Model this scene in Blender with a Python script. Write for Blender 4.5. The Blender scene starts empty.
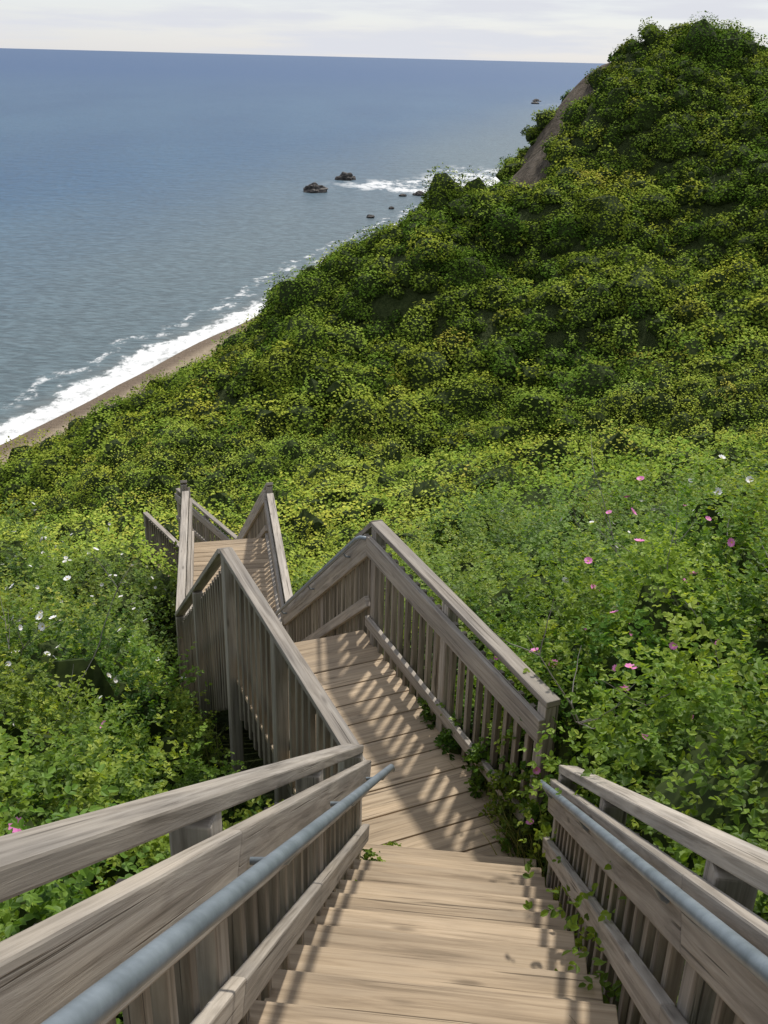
import bpy, math, random
import numpy as np
from mathutils import Vector, Matrix
random.seed(7); rng=np.random.default_rng(7)
S=bpy.context.scene
S.view_settings.view_transform='Standard'; S.view_settings.look='None'; S.view_settings.exposure=0
SEA=-35.0
# ------------------------------------------------------------ helpers
def link(o,parent=None):
    S.collection.objects.link(o)
    if parent: o.parent=parent
    return o
def empty(n):
    return link(bpy.data.objects.new(n,None))
def newmat(n):
    m=bpy.data.materials.new(n); m.use_nodes=True; nt=m.node_tree; nt.nodes.clear()
    out=nt.nodes.new('ShaderNodeOutputMaterial'); return m,nt,out
def N(nt,t,**k):
    n=nt.nodes.new(t)
    for a,b in k.items():
        if a=='inp':
            for i,v in b.items(): n.inputs[i].default_value=v
        else: setattr(n,a,b)
    return n
def ramp(nt,stops):
    r=nt.nodes.new('ShaderNodeValToRGB'); e=r.color_ramp.elements
    while len(e)<len(stops): e.new(0.5)
    for i,(p,c) in enumerate(stops):
        e[i].position=p; e[i].color=(c[0],c[1],c[2],1) if hasattr(c,'__len__') else (c,c,c,1)
    return r
def mix(nt,a,b,f,mode='MIX'):
    m=nt.nodes.new('ShaderNodeMix'); m.data_type='RGBA'; m.blend_type=mode
    for sock,v in ((m.inputs[0],f),(m.inputs[6],a),(m.inputs[7],b)):
        if hasattr(v,'is_output'): nt.links.new(v,sock)
        elif sock==m.inputs[0]: sock.default_value=v
        else: sock.default_value=(v[0],v[1],v[2],1)
    return m.outputs[2]
def mth(nt,op,a,b=0.0,c=None,clamp=False):
    m=nt.nodes.new('ShaderNodeMath'); m.operation=op; m.use_clamp=clamp
    for i,v in enumerate((a,b,c)):
        if v is None: continue
        if hasattr(v,'is_output'): nt.links.new(v,m.inputs[i])
        else: m.inputs[i].default_value=v
    return m.outputs[0]
def maprange(nt,v,a,b,c=0,d=1,sm=True):
    m=nt.nodes.new('ShaderNodeMapRange'); m.interpolation_type='SMOOTHSTEP' if sm else 'LINEAR'
    nt.links.new(v,m.inputs[0])
    for i,x in enumerate((a,b,c,d)): m.inputs[i+1].default_value=x
    return m.outputs[0]
def np_mesh(name,verts,faces,mat=None,attr=None,smooth=False):
    me=bpy.data.meshes.new(name)
    verts=np.asarray(verts,dtype=np.float32); faces=np.asarray(faces,dtype=np.int32)
    nv,(nf,k)=len(verts),faces.shape
    me.vertices.add(nv); me.vertices.foreach_set('co',verts.ravel())
    me.loops.add(nf*k); me.loops.foreach_set('vertex_index',faces.ravel())
    me.polygons.add(nf); me.polygons.foreach_set('loop_start',np.arange(nf,dtype=np.int32)*k)
    me.polygons.foreach_set('loop_total',np.full(nf,k,dtype=np.int32))
    me.polygons.foreach_set('use_smooth',np.full(nf,bool(smooth)))
    me.update(calc_edges=True)
    if attr:
        for an,av in attr.items():
            a=me.attributes.new(an,'FLOAT','POINT'); a.data.foreach_set('value',np.asarray(av,dtype=np.float32))
    if mat: me.materials.append(mat)
    return me
# ------------------------------------------------------------ materials
def wood(name,c_dark,c_mid,c_light,rough=.8,wear=.5):
    m,nt,out=newmat(name); L=nt.links.new
    uv=N(nt,'ShaderNodeUVMap'); uv.uv_map='UVMap'
    mp=N(nt,'ShaderNodeMapping'); mp.inputs['Scale'].default_value=(1.6,38,1); L(uv.outputs[0],mp.inputs[0])
    n1=N(nt,'ShaderNodeTexNoise',inp={'Scale':1.0,'Detail':7,'Roughness':.65,'Distortion':.6}); L(mp.outputs[0],n1.inputs['Vector'])
    mp2=N(nt,'ShaderNodeMapping'); mp2.inputs['Scale'].default_value=(1.2,7,1); L(uv.outputs[0],mp2.inputs[0])
    n2=N(nt,'ShaderNodeTexNoise',inp={'Scale':1.3,'Detail':4,'Roughness':.6}); L(mp2.outputs[0],n2.inputs['Vector'])
    mp3=N(nt,'ShaderNodeMapping'); mp3.inputs['Scale'].default_value=(2.2,9,1); L(uv.outputs[0],mp3.inputs[0])
    vo=N(nt,'ShaderNodeTexVoronoi',inp={'Scale':1.0}); L(mp3.outputs[0],vo.inputs['Vector'])
    knot=maprange(nt,vo.outputs['Distance'],.05,.16,1,0)
    mp4=N(nt,'ShaderNodeMapping'); mp4.inputs['Scale'].default_value=(.9,70,1); L(uv.outputs[0],mp4.inputs[0])
    n4=N(nt,'ShaderNodeTexNoise',inp={'Scale':1.0,'Detail':3,'Roughness':.5,'Distortion':.3}); L(mp4.outputs[0],n4.inputs['Vector'])
    crack=maprange(nt,n4.outputs[0],.36,.31,0,1)
    r=ramp(nt,[(.28,c_dark),(.5,c_mid),(.72,c_light)]); L(n1.outputs[0],r.inputs[0])
    at=N(nt,'ShaderNodeAttribute'); at.attribute_name='tint'
    t=maprange(nt,at.outputs['Fac'],0,1,.74,1.2,False)
    cmb=N(nt,'ShaderNodeCombineColor'); 
    for i in range(3): L(t,cmb.inputs[i])
    c=mix(nt,r.outputs[0],cmb.outputs[0],1.0,'MULTIPLY')
    p=ramp(nt,[(.3,(.64,.64,.65)),(.7,(1.12,1.08,1.02))]); L(n2.outputs[0],p.inputs[0])
    c=mix(nt,c,p.outputs[0],wear,'MULTIPLY')
    c=mix(nt,c,[x*.45 for x in c_dark],mth(nt,'MAXIMUM',mth(nt,'MULTIPLY',knot,.6),mth(nt,'MULTIPLY',crack,.8)))
    b=N(nt,'ShaderNodeBsdfPrincipled',inp={'Roughness':rough,'Specular IOR Level':.2}); L(c,b.inputs['Base Color'])
    bp=N(nt,'ShaderNodeBump',inp={'Strength':.6,'Distance':.004}); L(mth(nt,'SUBTRACT',n1.outputs[0],crack),bp.inputs['Height']); L(bp.outputs[0],b.inputs['Normal'])
    L(b.outputs[0],out.inputs[0]); return m
M_RAIL=wood('weathered_rail_wood',(.18,.155,.125),(.38,.34,.29),(.52,.475,.41),wear=.7)
M_SLAT=wood('baluster_wood',(.12,.10,.078),(.28,.245,.197),(.40,.36,.30),wear=.7)
M_DECK=wood('deck_wood',(.25,.19,.125),(.45,.35,.24),(.55,.44,.31),wear=.65)
def metal():
    m,nt,out=newmat('galvanised_pipe'); L=nt.links.new
    tc=N(nt,'ShaderNodeTexCoord')
    n=N(nt,'ShaderNodeTexNoise',inp={'Scale':9,'Detail':6,'Roughness':.7}); L(tc.outputs['Object'],n.inputs['Vector'])
    r=ramp(nt,[(.35,(.17,.20,.22)),(.65,(.27,.31,.34))]); L(n.outputs[0],r.inputs[0])
    b=N(nt,'ShaderNodeBsdfPrincipled',inp={'Metallic':.4,'Roughness':.45}); L(r.outputs[0],b.inputs['Base Color'])
    L(b.outputs[0],out.inputs[0]); return m
M_PIPE=metal()
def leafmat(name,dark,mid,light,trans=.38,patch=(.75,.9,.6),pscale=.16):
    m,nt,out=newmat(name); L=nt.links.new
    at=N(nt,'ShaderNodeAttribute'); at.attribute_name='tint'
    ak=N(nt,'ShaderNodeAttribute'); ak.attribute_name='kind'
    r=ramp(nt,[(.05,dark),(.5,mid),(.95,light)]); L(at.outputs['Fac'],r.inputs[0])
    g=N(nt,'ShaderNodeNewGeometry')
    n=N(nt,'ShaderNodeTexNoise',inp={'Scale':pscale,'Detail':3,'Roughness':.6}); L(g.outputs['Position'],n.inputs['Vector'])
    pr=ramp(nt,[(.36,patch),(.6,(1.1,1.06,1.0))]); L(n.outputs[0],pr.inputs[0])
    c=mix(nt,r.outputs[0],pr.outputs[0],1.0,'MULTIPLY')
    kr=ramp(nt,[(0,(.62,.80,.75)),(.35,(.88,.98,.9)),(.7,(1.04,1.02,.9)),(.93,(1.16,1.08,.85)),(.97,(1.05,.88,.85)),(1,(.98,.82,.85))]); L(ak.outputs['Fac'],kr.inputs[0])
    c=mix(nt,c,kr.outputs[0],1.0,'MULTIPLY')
    if trans>0:
        b=N(nt,'ShaderNodeBsdfPrincipled',inp={'Roughness':.5,'Specular IOR Level':.25}); L(c,b.inputs['Base Color'])
        t=N(nt,'ShaderNodeBsdfTranslucent'); c2=mix(nt,c,(1.6,1.5,.7),1.0,'MULTIPLY'); L(c2,t.inputs[0])
        ms=N(nt,'ShaderNodeMixShader',inp={0:trans}); L(b.outputs[0],ms.inputs[1]); L(t.outputs[0],ms.inputs[2]); L(ms.outputs[0],out.inputs[0])
    else:
        b=N(nt,'ShaderNodeBsdfDiffuse'); L(c,b.inputs['Color']); L(b.outputs[0],out.inputs[0])
    return m
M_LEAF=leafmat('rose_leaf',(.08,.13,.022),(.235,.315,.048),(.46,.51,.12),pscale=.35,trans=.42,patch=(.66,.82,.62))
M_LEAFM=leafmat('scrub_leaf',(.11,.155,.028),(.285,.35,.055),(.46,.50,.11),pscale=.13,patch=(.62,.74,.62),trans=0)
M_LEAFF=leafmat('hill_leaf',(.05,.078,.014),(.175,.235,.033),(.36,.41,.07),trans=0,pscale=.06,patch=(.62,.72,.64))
def plain(name,c,rough=.8,c2=None,scale=20):
    m,nt,out=newmat(name); L=nt.links.new
    b=N(nt,'ShaderNodeBsdfPrincipled',inp={'Roughness':rough,'Specular IOR Level':.2})
    tc=N(nt,'ShaderNodeTexCoord'); n=N(nt,'ShaderNodeTexNoise',inp={'Scale':scale,'Detail':5}); L(tc.outputs['Object'],n.inputs['Vector'])
    r=ramp(nt,[(.35,c),(.65,c2 or c)]); L(n.outputs[0],r.inputs[0]); L(r.outputs[0],b.inputs['Base Color'])
    L(b.outputs[0],out.inputs[0]); return m
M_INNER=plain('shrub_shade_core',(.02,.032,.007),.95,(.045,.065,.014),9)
M_TWIG=plain('dead_twig',(.2,.18,.15),.8,(.3,.28,.25))
M_WHITE=plain('white_petal',(.76,.74,.70),.6,(.84,.82,.79))
M_PINK=plain('pink_petal',(.62,.16,.40),.6,(.76,.30,.54))
M_YEL=plain('stamen',(.6,.42,.05),.6)
M_ROCK=plain('wet_rock',(.035,.03,.026),.6,(.09,.08,.07),.6)
M_GRASS=leafmat('grass_blade',(.05,.06,.02),(.15,.17,.05),(.34,.31,.16),trans=.3)

# ------------------------------------------------------------ terrain function
SY=np.array([-3000,-60,0,60,91,110,139,200,246,316,600,988,2500,40000.])
SX=np.array([-1200,-92,-69,-47,-36.4,-31.8,-20.8,-5,8,31,107,205,640,11000.])
def shore(y): return np.interp(y,SY,SX)+.8*np.sin(np.asarray(y)*.13)*(np.asarray(y)<200)
CP=np.array([
(-30.7,78,-33),(-26,79,-29.2),(-19.7,80,-25.4),(-12.9,80,-22.2),(-4.9,82,-15.6),(.7,86,-13.4),(5.8,90,-11.1),(10.4,94,-9.7),
(16.4,108,-4.8),(21.5,115,-2.7),(27.5,120,-1.0),(35.5,122,-.7),(42,119,-.4),(60,115,-.5),(80,110,-.5),
(11,109,-13),(6,106,-18),(-14,95,-29),(-3,105,-26),(4,122,-25),(14,140,-22),(30,160,-12),(60,165,-5),(-8,120,-32),
(-18,58,-26.5),(-8,57,-24),(1,56,-22.4),(10,56,-21.3),(18,56,-20.2),(32,58,-17),(50,60,-12),(-30,62,-32),(-38,50,-34),
(16.8,82,-13.5),(30,85,-8.5),(5,74,-17.5),(-6,70,-21),(50,85,-5),
(0,-10,-1),(0,-4,-1),(0,0,-2.0),(.2,2,-3.3),(.3,4.3,-5.0),(-.6,7,-5.6),(-1.5,10,-7.7),(-2.2,13,-8),(-3,18,-10.9),(-4.5,22,-12.3),
(1.9,0,-1.5),(1.7,2,-2.6),(1.6,5,-3.9),(2.6,5,-3.6),(3,8,-4.8),(5,12,-5.9),(5,2,-1.2),(10,5,-1.5),(1.5,9,-5.6),(1,12,-6.7),(3,20,-9.6),(8,20,-9.2),(15,20,-6.5),
(3,30,-13.2),(12,30,-12.6),(25,30,-9),(0,42,-18),(12,42,-17),(30,42,-13),
(-2,5,-5.0),(-1.6,3,-4.1),(-1.5,1,-2.7),(-3,2,-3.0),(-3.2,7,-5.2),(-5,12,-6.9),(-6,4,-3.6),(-9,20,-10.6),(-6,9,-5.6),(-10,8,-5.5),(-10,28,-14.2),(-16,28,-15.5),(-14,38,-19.5),(-5,38,-17.3),
(-22,40,-25),(-30,30,-27),(-30,10,-20),(-40,0,-28),(-22,15,-13),(30,5,2),(60,30,3),(-15,-10,-2),(30,-10,3)],dtype=float)
def tps_fit(P):
    n=len(P); d2=((P[:,None,:2]-P[None,:,:2])**2).sum(-1); K=.5*d2*np.log(d2+1e-9); K[np.arange(n),np.arange(n)]=0.0
    K+=np.eye(n)*2.0
    A=np.zeros((n+3,n+3)); A[:n,:n]=K; Q=np.c_[np.ones(n),P[:,:2]]; A[:n,n:]=Q; A[n:,:n]=Q.T
    return np.linalg.solve(A,np.r_[P[:,2],0,0,0])
W=tps_fit(CP)
sr=np.random.default_rng(3)
WV=[(a*math.cos(t),a*math.sin(t),ph,am) for a,am,cnt in((.09,.5,5),(.22,.40,8),(.5,.28,10),(1.1,.10,12)) for t,ph in zip(sr.uniform(0,6.28,cnt),sr.uniform(0,6.28,cnt))]
def height(x,y):
    x=np.asarray(x,float); y=np.asarray(y,float); sh=x.shape; xf=x.ravel(); yf=y.ravel()
    xc=np.clip(xf,-50,80); yc=np.clip(yf,-12,166)
    out=np.empty(len(xf))
    for i in range(0,len(xf),20000):
        a=xc[i:i+20000,None]; b=yc[i:i+20000,None]
        d2=(a-CP[None,:,0])**2+(b-CP[None,:,1])**2
        out[i:i+20000]=(.5*d2*np.log(d2+1e-9))@W[:-3]+W[-3]+W[-2]*a[:,0]+W[-1]*b[:,0]
    nz=sum(am*np.sin(kx*xf+ky*yf+ph) for kx,ky,ph,am in WV)
    amp=np.clip((yf-12)/60,0.05,1.0)
    out+=nz*amp
    w=np.clip((yf-170)/90,0,1); w=w*w*(3-2*w); out=out*(1-w)-34*w
    s=xf-shore(yf)
    bl=SEA+.07*s+np.clip(s-5,0,1e9)*1.15+ .5*np.sin(yf*.35)*np.clip((s-7)/8,0,1)
    bl=np.maximum(bl,SEA-6)
    lo=np.where(s>0,SEA+.07*np.minimum(s,25),SEA+.07*s); lo=np.maximum(lo,SEA-6)
    return np.maximum(np.minimum(out,bl),lo-.001).reshape(sh)
def slope(x,y):
    e=.7; gx=(height(x+e,y)-height(x-e,y))/(2*e); gy=(height(x,y+e)-height(x,y-e))/(2*e)
    return gx,gy
CL0,CL1=np.array([10.4,98.5]),np.array([22.,115.])
def cliffd(x,y):
    d=CL1-CL0; t=np.clip(((x-CL0[0])*d[0]+(y-CL0[1])*d[1])/(d@d),0,1); return np.hypot(x-CL0[0]-t*d[0],y-CL0[1]-t*d[1])-(4.6-2.9*t)
def ground_mat():
    m,nt,out=newmat('hillside_ground'); L=nt.links.new
    g=N(nt,'ShaderNodeNewGeometry'); sp=N(nt,'ShaderNodeSeparateXYZ'); L(g.outputs['Position'],sp.inputs[0])
    at=N(nt,'ShaderNodeAttribute'); at.attribute_name='cliff'
    n=N(nt,'ShaderNodeTexNoise',inp={'Scale':.8,'Detail':8,'Roughness':.7}); L(g.outputs['Position'],n.inputs['Vector'])
    n2=N(nt,'ShaderNodeTexNoise',inp={'Scale':4,'Detail':6,'Roughness':.7}); L(g.outputs['Position'],n2.inputs['Vector'])
    veg=ramp(nt,[(.35,(.03,.045,.012)),(.65,(.075,.095,.03))]); L(n2.outputs[0],veg.inputs[0])
    cl=ramp(nt,[(.35,(.055,.043,.03)),(.5,(.11,.088,.062)),(.65,(.18,.145,.11))]); L(n.outputs[0],cl.inputs[0])
    sand=ramp(nt,[(.3,(.36,.28,.19)),(.7,(.46,.37,.26))]); L(n2.outputs[0],sand.inputs[0])
    c=mix(nt,veg.outputs[0],cl.outputs[0],at.outputs['Fac'])
    zz=mth(nt,'ADD',sp.outputs[2],mth(nt,'MULTIPLY',n.outputs[0],.5))
    sf=maprange(nt,zz,SEA+1.5,SEA+1.0,0,1)
    wet=maprange(nt,sp.outputs[2],SEA+.24,SEA+.1,0,1)
    sc=mix(nt,sand.outputs[0],(.22,.165,.115),wet)
    c=mix(nt,c,sc,sf)
    b=N(nt,'ShaderNodeBsdfPrincipled',inp={'Roughness':.9,'Specular IOR Level':.15}); L(c,b.inputs['Base Color'])
    bp=N(nt,'ShaderNodeBump',inp={'Strength':1.0,'Distance':.8}); L(n.outputs[0],bp.inputs['Height']); L(bp.outputs[0],b.inputs['Normal'])
    L(b.outputs[0],out.inputs[0]); return m
xs=np.concatenate([np.linspace(-900,-70,12),np.arange(-60,-12,1.2),np.arange(-12,12,.4),np.arange(12,80,1.5),np.geomspace(82,9000,22)])
ys=np.concatenate([np.linspace(-900,-40,10),np.arange(-30,30,.4),np.arange(30,170,1.2),np.geomspace(172,9000,50)])
X,Y=np.meshgrid(xs,ys); Z=height(X,Y); idx=np.arange(X.size).reshape(X.shape)
F=np.stack([idx[:-1,:-1],idx[:-1,1:],idx[1:,1:],idx[1:,:-1]],-1).reshape(-1,4)
gx,gy=slope(X,Y); cf=np.clip(1-cliffd(X,Y)/1.5,0,1); cf=np.maximum(cf,np.clip((np.hypot(gx,gy)-.9)/.3,0,1)*((X-shore(Y))<22))
ter=link(bpy.data.objects.new('hillside_terrain',np_mesh('hillside_terrain',np.stack([X,Y,Z],-1).reshape(-1,3),F,ground_mat(),attr={'cliff':cf.ravel()},smooth=True)))

# ------------------------------------------------------------ sea
def sea_mat():
    m,nt,out=newmat('sea_water'); L=nt.links.new
    g=N(nt,'ShaderNodeNewGeometry'); sp=N(nt,'ShaderNodeSeparateXYZ'); L(g.outputs['Position'],sp.inputs[0])
    at=N(nt,'ShaderNodeAttribute'); at.attribute_name='s'; s=at.outputs['Fac']
    af=N(nt,'ShaderNodeAttribute'); af.attribute_name='surf'
    def noise(sc,det,scale=(1,1,1),rot=0,rough=.6):
        mp=N(nt,'ShaderNodeMapping'); mp.inputs['Scale'].default_value=scale; mp.inputs['Rotation'].default_value=(0,0,rot)
        L(g.outputs['Position'],mp.inputs[0]); n=N(nt,'ShaderNodeTexNoise',inp={'Scale':sc,'Detail':det,'Roughness':rough}); L(mp.outputs[0],n.inputs['Vector']); return n.outputs[0]
    nb=noise(.012,5,(1,.35,1),.3); nf=noise(.6,8,(1,.6,1),.2,.75); nw=noise(.55,6,(1,2.2,1),.35); nw2=noise(.09,4,(1,2.2,1),.5); nl=noise(.12,3); nfar=noise(.13,8,(1,.55,1),.2,.75)
    deep=ramp(nt,[(.35,(.024,.082,.158)),(.65,(.040,.108,.182))]); L(nb,deep.inputs[0])
    shal=maprange(nt,mth(nt,'ADD',s,mth(nt,'MULTIPLY',nb,60)),-100,32,0,1)
    c=mix(nt,deep.outputs[0],(.125,.155,.14),mth(nt,'MULTIPLY',shal,.7))
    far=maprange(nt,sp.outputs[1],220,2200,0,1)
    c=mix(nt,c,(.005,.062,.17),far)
    wv=maprange(nt,nw,.36,.68,.66,1.38)
    cc=N(nt,'ShaderNodeCombineColor'); [L(wv,cc.inputs[i]) for i in range(3)]
    c=mix(nt,c,cc.outputs[0],.8,'MULTIPLY')
    sbr=maprange(nt,s,-8,1,0,1)
    c=mix(nt,c,(.24,.215,.17),mth(nt,'MULTIPLY',sbr,.6))
    sn=mth(nt,'ADD',mth(nt,'ADD',s,mth(nt,'MULTIPLY',mth(nt,'SUBTRACT',nf,.5),8.0)),mth(nt,'MULTIPLY',mth(nt,'SUBTRACT',nl,.5),9.0))
    f1=mth(nt,'MULTIPLY',maprange(nt,sn,-5.0,-3.4,0,1),maprange(nt,nf,.33,.52,.4,1))
    f1=mth(nt,'MULTIPLY',f1,maprange(nt,sn,3.0,.4,0,1))
    sn2=mth(nt,'ADD',s,mth(nt,'MULTIPLY',mth(nt,'SUBTRACT',nl,.5),12.0))
    band=mth(nt,'MULTIPLY',maprange(nt,sn2,-10.0,-8.5,0,1),maprange(nt,sn2,-7,-8.5,0,1))
    f2=mth(nt,'MULTIPLY',band,maprange(nt,nf,.48,.60,0,.85))
    f3=mth(nt,'MULTIPLY',maprange(nt,af.outputs['Fac'],.1,.6,0,.85),maprange(nt,mth(nt,'ADD',nfar,mth(nt,'MULTIPLY',af.outputs['Fac'],.05)),.49,.59,0,1))
    foam=mth(nt,'MAXIMUM',mth(nt,'MAXIMUM',f1,f2),f3,clamp=True)
    c=mix(nt,c,(.78,.78,.76),foam)
    b=N(nt,'ShaderNodeBsdfPrincipled',inp={'IOR':1.33,'Specular IOR Level':.3}); L(c,b.inputs['Base Color'])
    L(mth(nt,'ADD',mth(nt,'MULTIPLY',foam,.4),.38),b.inputs['Roughness'])
    bp=N(nt,'ShaderNodeBump',inp={'Strength':.65,'Distance':.4}); L(mth(nt,'ADD',nw,mth(nt,'MULTIPLY',nw2,2.0)),bp.inputs['Height']); L(bp.outputs[0],b.inputs['Normal'])
    L(b.outputs[0],out.inputs[0]); return m
ys2=np.concatenate([np.linspace(-3000,-50,8),np.arange(-40,500,5.),np.geomspace(510,38000,50)])
ss=np.concatenate([-np.geomspace(30000,60,26),np.arange(-56,20,2.),np.array([30,80,300,1500,8000.])])
Sg,Yg=np.meshgrid(ss,ys2); Xg=shore(Yg)+Sg
idx=np.arange(Sg.size).reshape(Sg.shape)
F=np.stack([idx[:-1,:-1],idx[:-1,1:],idx[1:,1:],idx[1:,:-1]],-1).reshape(-1,4)
surf=np.exp(-(((Xg-10)/24)**2+((Yg-312)/16)**2)**1.0)+.9*np.exp(-((Xg-26)/14)**2-((Yg-345)/30)**2)+.6*np.exp(-((Xg-134)/20)**2-((Yg-985)/50)**2)
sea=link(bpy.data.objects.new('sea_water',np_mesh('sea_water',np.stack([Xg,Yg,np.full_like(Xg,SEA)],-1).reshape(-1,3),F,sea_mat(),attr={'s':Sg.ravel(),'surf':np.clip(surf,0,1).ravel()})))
import bmesh
from mathutils import noise as mn
def boulder(x,y,rx,ry,rz,seed):
    bm=bmesh.new(); bmesh.ops.create_icosphere(bm,subdivisions=4,radius=1)
    for v in bm.verts:
        p=v.co.copy(); d=1+.45*mn.noise(p*1.3+Vector((seed,0,0)))+.18*mn.noise(p*3.5+Vector((0,seed,0)))+.07*mn.noise(p*9)
        if p.z>.35: d*= .85
        v.co=Vector((p.x*rx*d,p.y*ry*d,p.z*rz*d))
    me=bpy.data.meshes.new('boulder'); bm.to_mesh(me); bm.free(); me.materials.append(M_ROCK)
    o=link(bpy.data.objects.new('boulder',me)); o.location=(x,y,SEA+.25)
for i,(x,y,r,h) in enumerate([(-22,293,3.4,2.3),(-14.5,325,2.6,2.2),(7.8,291,1.8,1.0),(11,296,1.3,.8),(3,288,1.0,.5),(-5,246,1.0,.5),(14,305,1.2,.8),(0,262,.7,.4),(125,960,3,1.6),(134,1020,4,2),(128,985,2,1.4)]):
    boulder(x,y,r,r*.8,h,i*3.7+1)

# ------------------------------------------------------------ staircase
stair=empty('wooden_staircase')
class Boards:
    def __init__(s): s.v=[];s.f=[];s.uv=[];s.t=[]
    def box(s,A,B,side,up,w,h,tint=None):
        A=Vector(A);B=Vector(B);d=(B-A); L=d.length
        side=Vector(side).normalized(); up=Vector(up).normalized()
        n=len(s.v); t=random.random() if tint is None else tint
        for P in (A,B):
            for a,b in((-1,-1),(1,-1),(1,1),(-1,1)): s.v.append(P+side*(a*w/2)+up*(b*h/2)); s.t.append(t)
        ou,ov=random.uniform(0,50),random.uniform(0,50)
        for k in range(4):
            j=(k+1)%4; ext=w if k%2==0 else h; o2=ov+k*.7
            s.f.append((n+k,n+j,n+4+j,n+4+k)); s.uv+= [(ou,o2),(ou,o2+ext),(ou+L,o2+ext),(ou+L,o2)]
        s.f.append((n+3,n+2,n+1,n)); s.uv+=[(ou,ov),(ou+.02,ov),(ou+.02,ov+h),(ou,ov+h)]
        s.f.append((n+4,n+5,n+6,n+7)); s.uv+=[(ou,ov),(ou+.02,ov),(ou+.02,ov+h),(ou,ov+h)]
    def obj(s,name,mat,bev=.006):
        me=bpy.data.meshes.new(name); me.from_pydata(s.v,[],s.f); me.update()
        uv=me.uv_layers.new(name='UVMap'); uv.data.foreach_set('uv',np.array(s.uv,dtype=np.float32).ravel())
        a=me.attributes.new('tint','FLOAT','POINT'); a.data.foreach_set('value',np.array(s.t,dtype=np.float32))
        me.materials.append(mat); bm=bmesh.new(); bm.from_mesh(me); bmesh.ops.recalc_face_normals(bm,faces=bm.faces); bm.to_mesh(me); bm.free()
        o=link(bpy.data.objects.new(name,me),stair)
        b=o.modifiers.new('bevel','BEVEL'); b.width=bev; b.segments=2; b.limit_method='ANGLE'
        return o
def pipe(pts,r=.0165,name='pipe_handrail'):
    cu=bpy.data.curves.new(name,'CURVE'); cu.dimensions='3D'; cu.bevel_depth=r; cu.bevel_resolution=4; cu.use_fill_caps=True
    sp=cu.splines.new('POLY'); sp.points.add(len(pts)-1)
    for i,p in enumerate(pts): sp.points[i].co=(*p,1)
    cu.materials.append(M_PIPE); o=link(bpy.data.objects.new(name,cu),stair)
    return o
def rail(name,P0,P1,inner,h,post_sp=1.5,low=.36,bal_drop=.12,pipe_on=False,ext=0.0,first=True,last=True,post_drop=.7,poff=.15,capw=.095):
    P0=Vector(P0);P1=Vector(P1); d=P1-P0; L=d.length; dn=d.normalized(); hz=Vector((d.x,d.y,0)); HL=hz.length; hn=hz.normalized()
    side=Vector((-hn.y,hn.x,0));  side= side if side.dot(Vector(inner))>0 else -side
    upv=side.cross(dn); upv= upv if upv.z>0 else -upv
    Z=Vector((0,0,1)); rb=Boards(); sb=Boards()
    def jit(a=.004): return Vector((0,0,random.uniform(-a,a)))
    rb.box(P0+Z*(h-.022)-dn*ext,P1+Z*(h-.022)+dn*ext,side,upv,capw,.042)
    o=side*.066
    nseg=max(1,round(L/3.2))
    for k in range(nseg):
        A=P0+d*(k/nseg)+dn*(.003 if k else 0); B=P0+d*((k+1)/nseg)
        rb.box(A+Z*(h-.195)+o,B+Z*(h-.195)+o,side,upv,.038,.165)
        rb.box(A+Z*low+o+jit(),B+Z*low+o+jit(),side,upv,.038,.088)
    npst=max(1,round(HL/post_sp)); pp=[]
    for k in range(npst+1):
        if (k==0 and not first) or (k==npst and not last): continue
        q=P0+d*(k/npst); 
        if k==0: q=q+dn*.05
        if k==npst: q=q-dn*.05
        pp.append(q); rb.box(q-Z*post_drop,q+Z*(h-.046),side,hn,.088,.088)
    nb=int(HL/.125)
    for k in range(nb+1):
        q=P0+d*((k+.5)/(nb+1))
        if any((q-x).length<.085 for x in pp): continue
        w=random.uniform(.036,.044); tl=Vector((0,0,1))+hn*random.uniform(-.012,.012)
        sb.box(q+side*.022-Z*(bal_drop+random.uniform(0,.03)),q+side*.022+tl*(h-.135),side,hn,.036,w)
    rb.obj(name+'_rails',M_RAIL); sb.obj(name+'_balusters',M_SLAT,.003)
    if pipe_on:
        off=side*poff+Z*(h-.125)
        a=P0+off; b=P1+off
        pts=[a-dn*.0+Vector((0,0,-.02))-side*.06,a+dn*.02-side*.015,a+dn*.06]+[b-dn*.04,b+dn*.03-side*.0,b+dn*.12-Z*.02]
        pipe(pts)
        k=.5
        while k<L:
            q=P0+dn*k+off; pipe([q-Z*.015,q-Z*.05-side*.02,q-Z*.06-side*(poff-.09)],.009,'rail_bracket'); k+=1.4
def flight(name,Pb,dirn,width,n,rise,run,extra=0):
    dn=Vector((dirn[0],dirn[1],0)).normalized(); sd=Vector((dn.y,-dn.x,0)); Z=Vector((0,0,1)); B=Boards(); Sx=Boards()
    for k in range(1,n+1):
        nose=Vector(Pb)-dn*(run*k-run)+Z*(rise*k)
        tr=run+.03; wb=tr/2-.003
        for j in range(2):
            c=nose-dn*(wb/2+j*(wb+.006))-Z*.02
            e=random.uniform(-.006,.006)
            B.box(c-sd*(width/2+e),c+sd*(width/2-e),dn,Z,wb,.038,random.uniform(.3,1))
        rc=nose-dn*.05-Z*(.04+(rise-.045)/2)
        B.box(rc-sd*(width/2-.02),rc+sd*(width/2-.02),dn,Z,.02,rise-.05,random.uniform(0,.4))
    for s in(-1,1):
        a=Vector(Pb)+sd*s*(width/2-.02)-Z*.17; b=a-dn*run*n+Z*rise*n
        up=sd.cross(b-a).normalized(); Sx.box(a,b,sd,up,.038,.24)
    B.obj(name+'_treads',M_DECK,.004); Sx.obj(name+'_stringers',M_SLAT)
k1=.0955; zr=-4.325
def LP(y,dz=0): return Vector((-.52+k1*y,y,-1.18-.72*y+dz))
def RP(y,dz=0): return Vector((.585+k1*y,y,-1.18-.72*y+dz))
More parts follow.
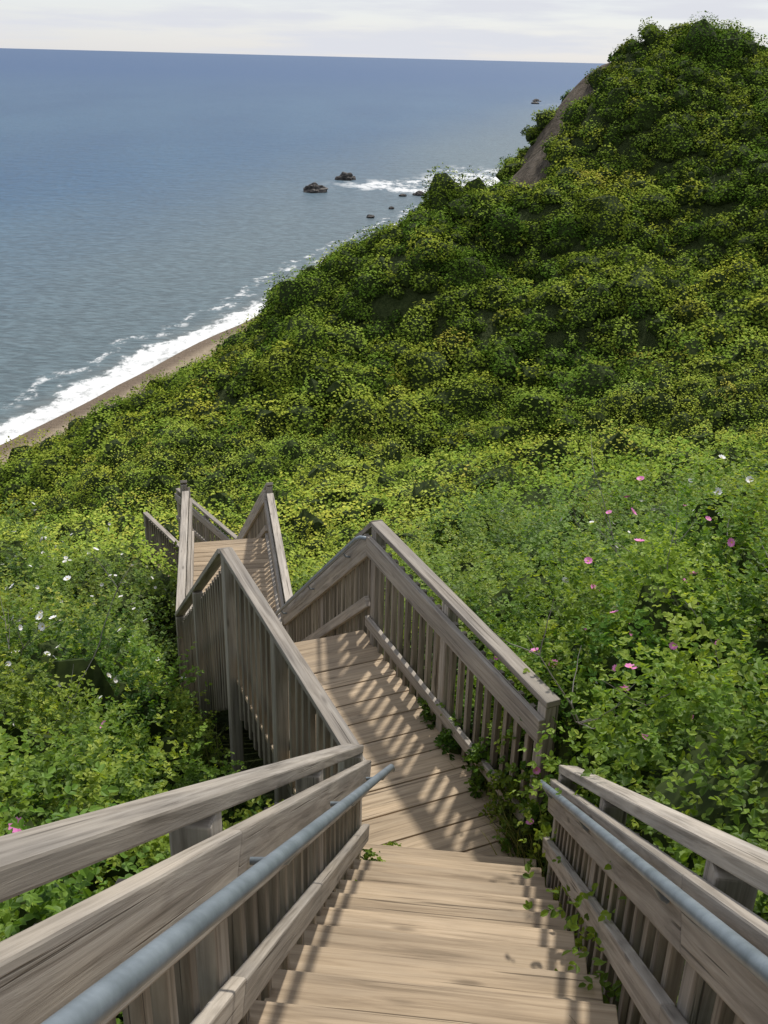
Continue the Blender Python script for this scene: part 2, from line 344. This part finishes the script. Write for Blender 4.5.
flight('upper_flight',(.0+k1*4.42,4.42,zr),(k1,1),.99,20,.19,.264)
rail('upper_flight_left',LP(-1.0),LP(4.18),(1,0,0),.97,post_sp=1.3,pipe_on=True,low=.40,poff=.19)
rail('upper_flight_right',RP(-1.0,-.02),RP(4.15,-.02),(-1,0,0),.89,post_sp=1.3,pipe_on=True,low=.36,poff=.125)
TB=Boards()
for k in range(14):
    y=-1.05-.14*k; TB.box((-.60,y,-.53),(.48,y,-.53),(0,1,0),(0,0,1),.134,.038)
TB.obj('top_landing_deck',M_DECK)
a=Vector((-.407,.9135,0)); p=Vector((.9135,.407,0)); Zv=Vector((0,0,1))
def AP(s,t,z=zr): return a*s+p*t+Zv*(z)
D=Boards(); s=3.30; wpl=.235
while s<6.40:
    sc=s+wpl/2
    t=2.77
    for _ in range(200):
        P=AP(sc,t); 
        if P.x>.56+k1*P.y and sc<3.93: t-=.01
        else: break
    D.box(AP(sc,1.60,zr-.02),AP(sc,t,zr-.02),a,(0,0,1),wpl-.011,.038,random.uniform(.1,.95)); s+=wpl
D.obj('middle_landing_deck',M_DECK,.004)
Fb=Boards()
Fb.box(AP(3.9,1.63,zr-.14),AP(6.36,1.63,zr-.14),p,(0,0,1),.04,.2); Fb.box(AP(3.9,2.74,zr-.14),AP(6.36,2.74,zr-.14),p,(0,0,1),.04,.2)
Fb.box(AP(6.38,1.6,zr-.15),AP(6.38,2.76,zr-.15),a,(0,0,1),.04,.2)
Fb.obj('middle_landing_joists',M_SLAT)
rail('middle_landing_left',AP(3.90,1.59),AP(6.36,1.59),p,1.07,bal_drop=.3,low=.2,post_drop=1.3)
rail('middle_landing_right',AP(3.86,2.79),AP(6.40,2.79),-p,1.07,bal_drop=.12,low=.2)
zB=-6.55
rail('second_flight_left',(-1.15,6.46,zr),(-2.17,9.3,zB),(1,0,0),1.07,bal_drop=.3,post_drop=1.2,first=False)
rail('second_flight_right',(-.05,7.0,zr),(-1.01,9.6,zB),(-1,0,0),1.07,pipe_on=True,first=False)
d2=Vector((-.349,.937,0)).normalized()
flight('second_flight',(-1.6,9.42,zB),d2,1.08,12,.1854,.242)
D=Boards(); c0=Vector((-1.62,9.3,0)); c1=Vector((-2.2,12.9,0)); db=(c1-c0).normalized(); pb=Vector((db.y,-db.x,0)); s=0
while s<3.7:
    c=c0+db*(s+.07)+Zv*(zB-.02); D.box(c-pb*.57,c+pb*.57,db,(0,0,1),.131,.038); s+=.14
D.obj('lower_landing_deck',M_DECK,.004)
rail('lower_landing_left',(-2.17,9.32,zB),(-2.8,12.9,zB-.1),(1,0,0),1.03,bal_drop=.3)
rail('lower_landing_right',(-1.01,9.62,zB),(-1.61,12.9,zB-.1),(-1,0,0),1.03)
zC=-10.2
rail('third_flight_left',(-2.83,12.95,zB),(-3.97,17.9,zC),(1,0,0),1.07)
rail('third_flight_right',(-1.62,12.95,zB),(-3.0,18.5,zC),(-1,0,0),1.07)
flight('third_flight',(-3.45,18.1,zC),Vector((-1.25,5.15,0)),1.1,19,.19,.272)
rail('bottom_landing_left',(-3.97,17.95,zC),(-5.2,19.75,zC),(1,0,0),1.07)
rail('bottom_landing_right',(-3.0,18.55,zC),(-4.76,21.1,zC),(-1,0,0),1.07)
D=Boards(); c0=Vector((-3.5,18.2,0)); c1=Vector((-4.9,20.2,0)); db=(c1-c0).normalized(); pb=Vector((db.y,-db.x,0)); s=-.3
while s<2.3:
    c=c0+db*(s+.07)+Zv*(zC-.02); D.box(c-pb*.55,c+pb*.55,db,(0,0,1),.131,.038); s+=.14
D.obj('bottom_landing_deck',M_DECK,.004)

# ------------------------------------------------------------ vegetation (merged shrub masses)
def unit(v): return v/(np.linalg.norm(v,axis=1,keepdims=True)+1e-9)
def leaf_quads(C,D,Nn,Ln,Wd,folded):
    D=unit(D); T=unit(np.cross(D,Nn)); Nn=np.cross(T,D); Ln=Ln[:,None]; Wd=Wd[:,None]; n=len(C)
    if folded:
        v=np.stack([C, C+D*Ln*.3-T*Wd*.46+Nn*Wd*.16, C+D*Ln*.72-T*Wd*.40+Nn*Wd*.12, C+D*Ln-Nn*Ln*.12, C+D*Ln*.72+T*Wd*.40+Nn*Wd*.12, C+D*Ln*.3+T*Wd*.46+Nn*Wd*.16],1)
        b=np.arange(n)[:,None]*6; f=np.concatenate([b+np.array([[0,3,2,1]]),b+np.array([[0,5,4,3]])]); return v.reshape(-1,3),f,6
    v=np.stack([C, C+D*Ln*.5-T*Wd*.5, C+D*Ln-Nn*Ln*.1, C+D*Ln*.5+T*Wd*.5],1)
    return v.reshape(-1,3),np.arange(4*n).reshape(n,4),4
def ico(sub):
    bm=bmesh.new(); bmesh.ops.create_icosphere(bm,subdivisions=sub,radius=1); v=np.array([x.co[:] for x in bm.verts]); f=np.array([[q.index for q in x.verts] for x in bm.faces]); bm.free(); return v,f
ICV,ICF=ico(2)
def lumpfn(n,r):
    return unit(r.normal(size=(n*3,3))).reshape(n,3,3), r.uniform(.0,.26,(n,3)), r.uniform(0,6.28,(n,3))
def lump(dirs,idx,lp):
    K,A,Ph=lp; v=1.0
    for q in range(3): v=v+A[idx,q]*np.sin(4.2*(dirs*K[idx,q]).sum(1)+Ph[idx,q])
    return v
def shrub_mass(name,P,R,H,nper,leaf,mat,parent,seed,shoots=False,folded=False,kind=None,core=.78,jit=.17,out=.5,up=.75,rnd=.6,topw=.28,brs=.12):
    r=np.random.default_rng(seed); n=len(P); lp=lumpfn(n,r)
    if kind is None: kind=r.uniform(0,1,n)
    idx=np.repeat(np.arange(n),nper)
    m=len(idx); d=unit(r.normal(size=(m,3))); d[:,2]=np.abs(d[:,2])*1.0-.12; d=unit(d)
    sc=np.stack([R,R,H],1)
    lf=leaf[idx] if hasattr(leaf,'__len__') else np.full(m,leaf)
    rad=lump(d,idx,lp)
    br=r.normal(0,brs,n)[idx]
    if not shoots:
        dep=1-.28*r.uniform(0,1,m)**1.5; C=P[idx]+d*sc[idx]*(rad*dep)[:,None]
        nrm=unit(d*out+np.array([0,0,up])+unit(r.normal(size=(m,3)))*rnd); D=unit(r.normal(size=(m,3))); D[:,2]*=.5; D+=d*.3
        Ln=lf*r.uniform(.7,1.35,m); v,f,k=leaf_quads(C,D,nrm,Ln,Ln*.72,folded)
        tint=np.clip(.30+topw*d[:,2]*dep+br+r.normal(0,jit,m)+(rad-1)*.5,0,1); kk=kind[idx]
    else:
        nn=8; ls=3
        base=P[idx]+d*sc[idx]*(rad*.66)[:,None]; sdirs=unit(d*.75+np.array([0,0,.55])+unit(r.normal(size=(m,3)))*.4); sl=(R[idx]*r.uniform(.32,.75,m))
        bend=unit(r.normal(size=(m,3)))*.15; bend[:,2]-=.12
        sb=r.normal(0,.10,m)
        CC=[];DD=[];NN=[];LL=[];TT=[];KK=[]
        for q in range(nn):
            t=(q+.5+r.uniform(-.4,.4,m))/nn; c=base+sdirs*(sl*t)[:,None]+bend*(sl*t*t)[:,None]
            az=unit(np.cross(sdirs,unit(r.normal(size=(m,3))))); pet=unit(az+sdirs*.5); nr=unit(np.array([0,0,1.])+unit(r.normal(size=(m,3)))*.5); sd=unit(np.cross(pet,nr))
            for j in range(ls):
                ld=unit(pet+ (sd*(.9 if j==0 else -.9) if j<2 else 0)+unit(r.normal(size=(m,3)))*.2); off=pet*(lf*(.5 if j<2 else .95))[:,None]
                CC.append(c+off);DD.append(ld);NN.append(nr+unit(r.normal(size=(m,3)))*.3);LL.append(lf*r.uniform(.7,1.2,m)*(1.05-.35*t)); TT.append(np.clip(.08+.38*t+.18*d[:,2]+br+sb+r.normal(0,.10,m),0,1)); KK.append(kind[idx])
        C=np.concatenate(CC);D=np.concatenate(DD);nrm=np.concatenate(NN);Ln=np.concatenate(LL);tint=np.concatenate(TT);kk=np.concatenate(KK)
        v,f,k=leaf_quads(C,D,nrm,Ln,Ln*.68,folded)
    me=np_mesh(name,v,f,mat,attr={'tint':np.repeat(tint,k),'kind':np.repeat(kk,k)})
    o=link(bpy.data.objects.new(name,me),parent)
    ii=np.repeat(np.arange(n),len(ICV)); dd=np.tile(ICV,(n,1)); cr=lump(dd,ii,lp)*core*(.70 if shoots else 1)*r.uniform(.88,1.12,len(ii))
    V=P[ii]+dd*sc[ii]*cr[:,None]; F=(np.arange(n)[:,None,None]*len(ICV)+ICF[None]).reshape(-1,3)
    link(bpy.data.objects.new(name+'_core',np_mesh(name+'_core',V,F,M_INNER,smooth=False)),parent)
    print(name,n,'leaves',len(Ln))
PATH=[((-.2,-2),(.40,4.4)),((.42,4.35),(-.6,6.8)),((-.6,6.8),(-1.6,9.45)),((-1.6,9.45),(-2.2,12.95)),((-2.2,12.95),(-3.5,18.2)),((-3.5,18.2),(-5.4,21))]
def path_clear(x,y):
    best=np.full(x.shape,1e9); side=np.zeros(x.shape)
    for (x0,y0),(x1,y1) in PATH:
        dx,dy=x1-x0,y1-y0; L2=dx*dx+dy*dy; t=np.clip(((x-x0)*dx+(y-y0)*dy)/L2,0,1); qx,qy=x-(x0+t*dx),y-(y0+t*dy); d=np.hypot(qx,qy)-.58
        sd=np.sign(qx*dy-qy*dx); side=np.where(d<best,sd,side); best=np.minimum(best,d)
    return best,side
def jgrid(x0,x1,y0,y1,sp):
    X,Y=np.meshgrid(np.arange(x0,x1,sp),np.arange(y0,y1,sp)); X=X.ravel()+rng.uniform(-.5,.5,X.size)*sp; Y=Y.ravel()+rng.uniform(-.5,.5,Y.size)*sp; return X,Y
veg=empty('hillside_shrubs')
X,Y=jgrid(-10,12,-2.5,13.5,.54)
cl,sd=path_clear(X,Y)
keep=(np.abs(X)<2.0+.56*np.maximum(Y,0)) & (cl>.12)
keep&=~((Y<1.6)&(X>0)&(cl<.5))
X,Y,cl,sd=X[keep],Y[keep],cl[keep],sd[keep]
R=rng.uniform(.36,.84,len(X)); R=np.minimum(R,np.where(sd>0,cl*1.0+.12,cl*.85+.02)); R=np.maximum(R,.16)
H=R*rng.uniform(.85,1.85,len(X))+np.where(X>0,.25,.16)*np.minimum(R/.5,1)
Z=height(X,Y)+.05
near_P=np.stack([X,Y,Z],1)
ex=np.array([(1.42,4.95,-3.95,.50,1.35),(1.6,4.35,-3.8,.50,1.2),(1.12,5.6,-4.3,.42,1.3),(.85,6.2,-4.7,.40,1.15),(1.8,5.4,-3.8,.6,1.5),(1.28,4.25,-4.1,.30,1.25),(1.32,5.3,-4.1,.42,1.5),(1.45,3.9,-3.5,.35,.9),
 (1.12,4.95,-4.25,.34,1.85),(1.0,5.28,-4.3,.28,1.65),(1.16,4.66,-4.3,.26,1.65),(1.2,4.45,-4.3,.24,1.4),(1.02,4.52,-4.35,.14,.75),(.98,5.05,-4.4,.22,1.2),(.82,5.3,-4.4,.20,.72),(.70,5.25,-4.36,.15,.42),(.56,5.6,-4.36,.13,.34),(.86,4.9,-4.36,.17,.55),(.92,4.66,-4.36,.15,.6),(.42,5.95,-4.36,.09,.25),
 (2.2,5.9,-4.0,.7,1.6),(2.3,4.8,-3.7,.7,1.5),(2.9,6.6,-4.1,.8,1.7),(-1.35,3.7,-4.2,.42,1.05),(-1.3,2.9,-3.8,.4,1.05),(-1.1,4.3,-4.6,.38,1.0),(-1.7,4.3,-4.4,.5,1.2),(-2.4,5.2,-4.7,.6,1.25)])
exn=len(ex)
near_P=np.concatenate([near_P,ex[:,:3]]); R=np.concatenate([R,ex[:,3]]); H=np.concatenate([H,ex[:,4]])
near_R,near_H=R,H
fr=near_P[:,1]<7.5
nper=np.maximum(14,(180*(R**1.5)*np.where(fr,1.15,.85))); nper[-exn:]*=1.8; nper=nper.astype(int)
leafsz=np.where(fr,.042,.050)
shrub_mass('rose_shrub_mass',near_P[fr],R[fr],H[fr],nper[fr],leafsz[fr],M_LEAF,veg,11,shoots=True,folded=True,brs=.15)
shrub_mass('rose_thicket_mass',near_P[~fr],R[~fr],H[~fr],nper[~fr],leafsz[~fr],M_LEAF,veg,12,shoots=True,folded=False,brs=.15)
# mid
X,Y=jgrid(-40,48,13.2,62,.95)
cl,sd=path_clear(X,Y); s_=X-shore(Y)
keep=(np.abs(X)<4+.54*Y)&(cl>.25)&(s_>7); X,Y,cl=X[keep],Y[keep],cl[keep]
big=rng.uniform(size=len(X))<.12
R=rng.uniform(.5,1.0,len(X))*np.where(big,1.45,1); R=np.minimum(R,cl*.9+.1); H=R*rng.uniform(.7,1.6,len(X)); 
P=np.stack([X,Y,height(X,Y)+.0],1)
ex=np.array([(-3.7,14.2,-8.6,.7,1.2),(-4.1,15.3,-9.3,.8,1.4),(-4.7,16.6,-10,.9,1.7),(-5.2,17.8,-10.6,.9,1.8),(-4.9,15.7,-9.5,.8,1.4),(-5.9,18.9,-11,.9,1.8)])
P=np.concatenate([P,ex[:,:3]]); R=np.concatenate([R,ex[:,3]]); H=np.concatenate([H,ex[:,4]]); near=P[:,1]<27
for nm,mk,lf,cnt,sdn in(('scrub_mass',near,.072,640,21),('valley_scrub_mass',~near,.125,240,22)):
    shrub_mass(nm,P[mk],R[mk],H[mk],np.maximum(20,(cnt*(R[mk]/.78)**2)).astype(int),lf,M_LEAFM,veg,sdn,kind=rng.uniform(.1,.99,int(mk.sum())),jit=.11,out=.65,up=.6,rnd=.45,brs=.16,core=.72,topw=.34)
# hill
X,Y=jgrid(-38,74,60,134,1.28)
s_=X-shore(Y); keep=(X<10+.50*Y)&(s_>6); X,Y=X[keep],Y[keep]
cd_=cliffd(X,Y); keep=cd_>rng.uniform(-.9,.5,len(X)); X,Y=X[keep],Y[keep]
big=rng.uniform(size=len(X))<.10
R=rng.uniform(.6,1.4,len(X))*np.where(big,1.8,1); H=R*rng.uniform(.75,1.3,len(X))
H*=np.where((Y>108)&(X<30),.7,1); R*=np.where((Y>108)&(X<30),.8,1)
P=np.stack([X,Y,height(X,Y)-.05],1)
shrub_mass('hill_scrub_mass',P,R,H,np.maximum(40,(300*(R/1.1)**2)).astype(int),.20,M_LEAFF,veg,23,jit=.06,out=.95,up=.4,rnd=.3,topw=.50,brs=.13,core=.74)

def instancer(name,child_me,pts,scales,parent,tilt=.25,child_name='shrub'):
    n=len(pts); r=rng; nrm=np.array([0,0,1.])+r.normal(size=(n,3))*tilt; nrm/=np.linalg.norm(nrm,axis=1,keepdims=True)
    th=r.uniform(0,2*np.pi,n); a0=np.stack([np.cos(th),np.sin(th),np.zeros(n)],1); X=np.cross(a0,nrm); X/=np.linalg.norm(X,axis=1,keepdims=True); Y=np.cross(nrm,X)
    h=(np.asarray(scales)/2)[:,None]; P=np.asarray(pts)
    v=np.stack([P-X*h-Y*h,P+X*h-Y*h,P+X*h+Y*h,P-X*h+Y*h],1).reshape(-1,3)
    me=np_mesh(name,v,np.arange(4*n).reshape(n,4))
    o=link(bpy.data.objects.new(name,me),parent); o.instance_type='FACES'; o.use_instance_faces_scale=True; o.show_instancer_for_render=False; o.show_instancer_for_viewport=False
    c=link(bpy.data.objects.new(child_name,child_me),o)
    return o
def flower(name,mat,r0=.032):
    V=[];Fc=[];MI=[]
    for q in range(5):
        t=q*2*math.pi/5; u=np.array([math.cos(t),math.sin(t),0]); w=np.array([-math.sin(t),math.cos(t),0]); n=len(V)
        for a_,b_,c_ in((.1,0,0),(.6,-.55,.25),(1.05,-.42,.42),(.95,0,.35),(1.05,.42,.42),(.6,.55,.25)): V.append((u*a_+w*b_+np.array([0,0,c_+.03*q]))*r0)
        Fc+= [(n,n+1,n+2,n+3),(n,n+3,n+4,n+5)]; MI+=[0,0]
    n=len(V)
    for q in range(6):
        t=q*math.pi/3; V.append(np.array([math.cos(t)*.24,math.sin(t)*.24,.22])*r0)
    Fc+=[(n,n+1,n+2,n+3),(n,n+3,n+4,n+5)]; MI+=[1,1]
    me=np_mesh(name,V,Fc,mat); me.materials.append(M_YEL); me.polygons.foreach_set('material_index',np.array(MI,dtype=np.int32)); return me
fl=empty('rose_flowers')
def flower_pts(cond,nsh,per):
    idx=np.where(cond(near_P[:,0],near_P[:,1])&(near_R>.36))[0]; idx=rng.choice(idx,min(nsh,len(idx)),replace=False); out=[]
    for i in idx:
        for _ in range(rng.integers(1,per+1)):
            d=rng.normal(size=3); d[2]=abs(d[2])+.7; d[1]-=.6; d/=np.linalg.norm(d); out.append(near_P[i]+d*np.array([near_R[i],near_R[i],near_H[i]])*1.10+np.array([0,0,near_R[i]*.2]))
    return np.array(out)
Pw=np.concatenate([flower_pts(lambda x,y:(x<-1.9)&(x>-.5*y-.3)&(y>5)&(y<9),36,5),flower_pts(lambda x,y:(x<-2.4)&(x>-.5*y)&(y>9),44,6),flower_pts(lambda x,y:(abs(x-2.4)<.55)&(abs(y-7.6)<.8),9,9),flower_pts(lambda x,y:(x>1.2)&(x<.5*y)&(y>3.5)&(y<12),9,1)])
instancer('white_rose_mass',flower('white_rose',M_WHITE,.029),Pw,rng.uniform(.6,1.15,len(Pw)),fl,tilt=.6,child_name='white_rose')
Pp=np.concatenate([flower_pts(lambda x,y:(x>1.15)&(x<.42*y)&(y>4)&(y<6.4),18,5),flower_pts(lambda x,y:(x>2)&(x<.45*y)&(y>6.2)&(y<9),5,2),flower_pts(lambda x,y:(x<-1.2)&(x>-.5*y)&(y<5.5),4,2)])
instancer('pink_rose_mass',flower('pink_rose',M_PINK,.029),Pp,rng.uniform(.6,1.1,len(Pp)),fl,tilt=.6,child_name='pink_rose')
def tuft(name,seed,n=40,h=.4):
    r=np.random.default_rng(seed); V=[];Fc=[];T=[]
    for i in range(n):
        b=np.array([r.normal()*.05,r.normal()*.05,0]); az=r.uniform(0,6.28); ln=h*r.uniform(.5,1.1); o=np.array([math.cos(az),math.sin(az),0]); sp=r.uniform(.15,.6); w=np.array([-o[1],o[0],0])*.004; n0=len(V); t=r.uniform(0,1)
        for k in range(5):
            u=k/4; c=b+o*ln*sp*u*u+np.array([0,0,ln*(u-.35*sp*u*u)]); V+=[c-w*(1-u*.9),c+w*(1-u*.9)]; T+=[t,t]
            if k: Fc.append((n0+2*k-2,n0+2*k-1,n0+2*k+1,n0+2*k))
    return np_mesh(name,V,Fc,M_GRASS,attr={'tint':T,'kind':np.full(len(T),.6)})
gr=empty('grass_tufts')
X,Y=jgrid(-3,4,-.5,14,.19); cl,sd=path_clear(X,Y); keep=(cl>.04)&(cl<.42)&((sd>0)|(rng.uniform(size=len(X))<.35)); X,Y=X[keep],Y[keep]
pts=np.stack([X,Y,height(X,Y)-.02],1)
gx_=np.array([(1.0,4.35,-4.38),(.93,4.5,-4.34),(1.02,4.6,-4.38),(.9,4.75,-4.34),(.84,4.95,-4.34),(1.05,4.15,-4.3),(.76,5.15,-4.34),(.98,4.05,-4.2),(.96,4.3,-4.34),(.87,4.62,-4.34)])
pts=np.concatenate([pts,gx_]); 
instancer('grass_mass',tuft('grass_tuft',5),pts,np.concatenate([rng.uniform(.7,1.5,len(X)),np.full(len(gx_),1.0)]),gr,tilt=.2,child_name='grass_tuft')
wd=empty('stair_weeds')
wp=np.array([(-.15,3.45,-3.62),(-.09,3.56,-3.70),(.03,4.46,-4.31),(-.06,4.28,-4.15),(-.10,4.05,-4.0),(.10,4.55,-4.31),(-.18,3.2,-3.42),(1.03,4.4,-4.3),(1.0,4.1,-4.1),(.92,3.6,-3.75)])
wr=np.array([.11,.08,.07,.09,.11,.05,.07,.12,.10,.08])
shrub_mass('weed_mass',wp,wr,wr*1.5,np.full(len(wp),9),.026,M_LEAF,wd,31,shoots=True,folded=True,core=.2,kind=np.full(len(wp),.7))
def twig(loc,ln,seed):
    r=random.Random(seed); cu=bpy.data.curves.new('twigs','CURVE'); cu.dimensions='3D'; cu.bevel_depth=.006; cu.bevel_resolution=1
    def br(p,d,l,lev):
        sp=cu.splines.new('POLY'); n=6; sp.points.add(n-1); q=Vector(p); pts=[]
        for i in range(n):
            sp.points[i].co=(*q,1); sp.points[i].radius=(1-.13*i)*(.8**lev); pts.append(q.copy()); d=(d+Vector((r.uniform(-.2,.2),r.uniform(-.2,.2),r.uniform(-.1,.15)))).normalized(); q=q+d*l/n
        if lev<2:
            for _ in range(3): br(r.choice(pts[1:]),(d+Vector((r.uniform(-1,1),r.uniform(-1,1),r.uniform(-.3,.8)))).normalized(),l*.55,lev+1)
    for _ in range(2): br((0,0,0),Vector((r.uniform(-.9,.9),r.uniform(-.9,.9),.8)).normalized(),ln,0)
    cu.materials.append(M_TWIG); o=link(bpy.data.objects.new('bare_branches',cu)); o.location=loc
for i,(x,y,l) in enumerate([(1.6,5.2,1.4),(2.3,6.6,1.4),(-2.6,5.8,1.2),(-3.4,7.5,1.2),(2.5,9.5,1.4),(1.9,4.3,1.2)]):
    twig((x,y,float(height(np.array([x]),np.array([y]))[0])+.15),l,i)

# ------------------------------------------------------------ light, sky, camera
az,el=math.radians(22),math.radians(54)
ld=bpy.data.lights.new('sun','SUN'); ld.energy=3.5; ld.angle=math.radians(2.8); ld.color=(1,.955,.88)
lo=link(bpy.data.objects.new('sun',ld)); v=Vector((math.sin(az)*math.cos(el),math.cos(az)*math.cos(el),math.sin(el))); lo.rotation_euler=v.to_track_quat('Z','Y').to_euler(); lo.location=(0,0,60)
w=bpy.data.worlds.new('World'); S.world=w; w.use_nodes=True; nt=w.node_tree; nt.nodes.clear(); L=nt.links.new
sky=N(nt,'ShaderNodeTexSky'); sky.sky_type='NISHITA'; sky.sun_disc=False; sky.sun_elevation=el; sky.sun_rotation=az; sky.air_density=1.0; sky.dust_density=.6; sky.ozone_density=2.0
tc=N(nt,'ShaderNodeTexCoord'); sx=N(nt,'ShaderNodeSeparateXYZ'); L(tc.outputs['Generated'],sx.inputs[0])
mp=N(nt,'ShaderNodeMapping'); mp.inputs['Scale'].default_value=(2.2,2.2,22); L(tc.outputs['Generated'],mp.inputs[0])
cn=N(nt,'ShaderNodeTexNoise',inp={'Scale':2.2,'Detail':6,'Roughness':.55}); L(mp.outputs[0],cn.inputs['Vector'])
cf=maprange(nt,cn.outputs[0],.40,.62,.75,1.0)
hz=maprange(nt,sx.outputs[2],0.0,.5,1,.8)
cf=mth(nt,'MULTIPLY',cf,hz)
c=mix(nt,sky.outputs[0],(4.9,5.02,5.4),cf)
bg=N(nt,'ShaderNodeBackground',inp={'Strength':.15}); L(c,bg.inputs[0]); ow=N(nt,'ShaderNodeOutputWorld'); L(bg.outputs[0],ow.inputs[0])
cd=bpy.data.cameras.new('camera'); cam=link(bpy.data.objects.new('camera',cd)); cd.sensor_width=36; cd.sensor_fit='AUTO'; cd.lens=36*1000/1024; cd.clip_end=60000; cd.clip_start=.05
cam.matrix_world=Matrix.Rotation(math.radians(90-24.47),4,'X')@Matrix.Rotation(math.radians(1.455),4,'Z')
S.camera=cam
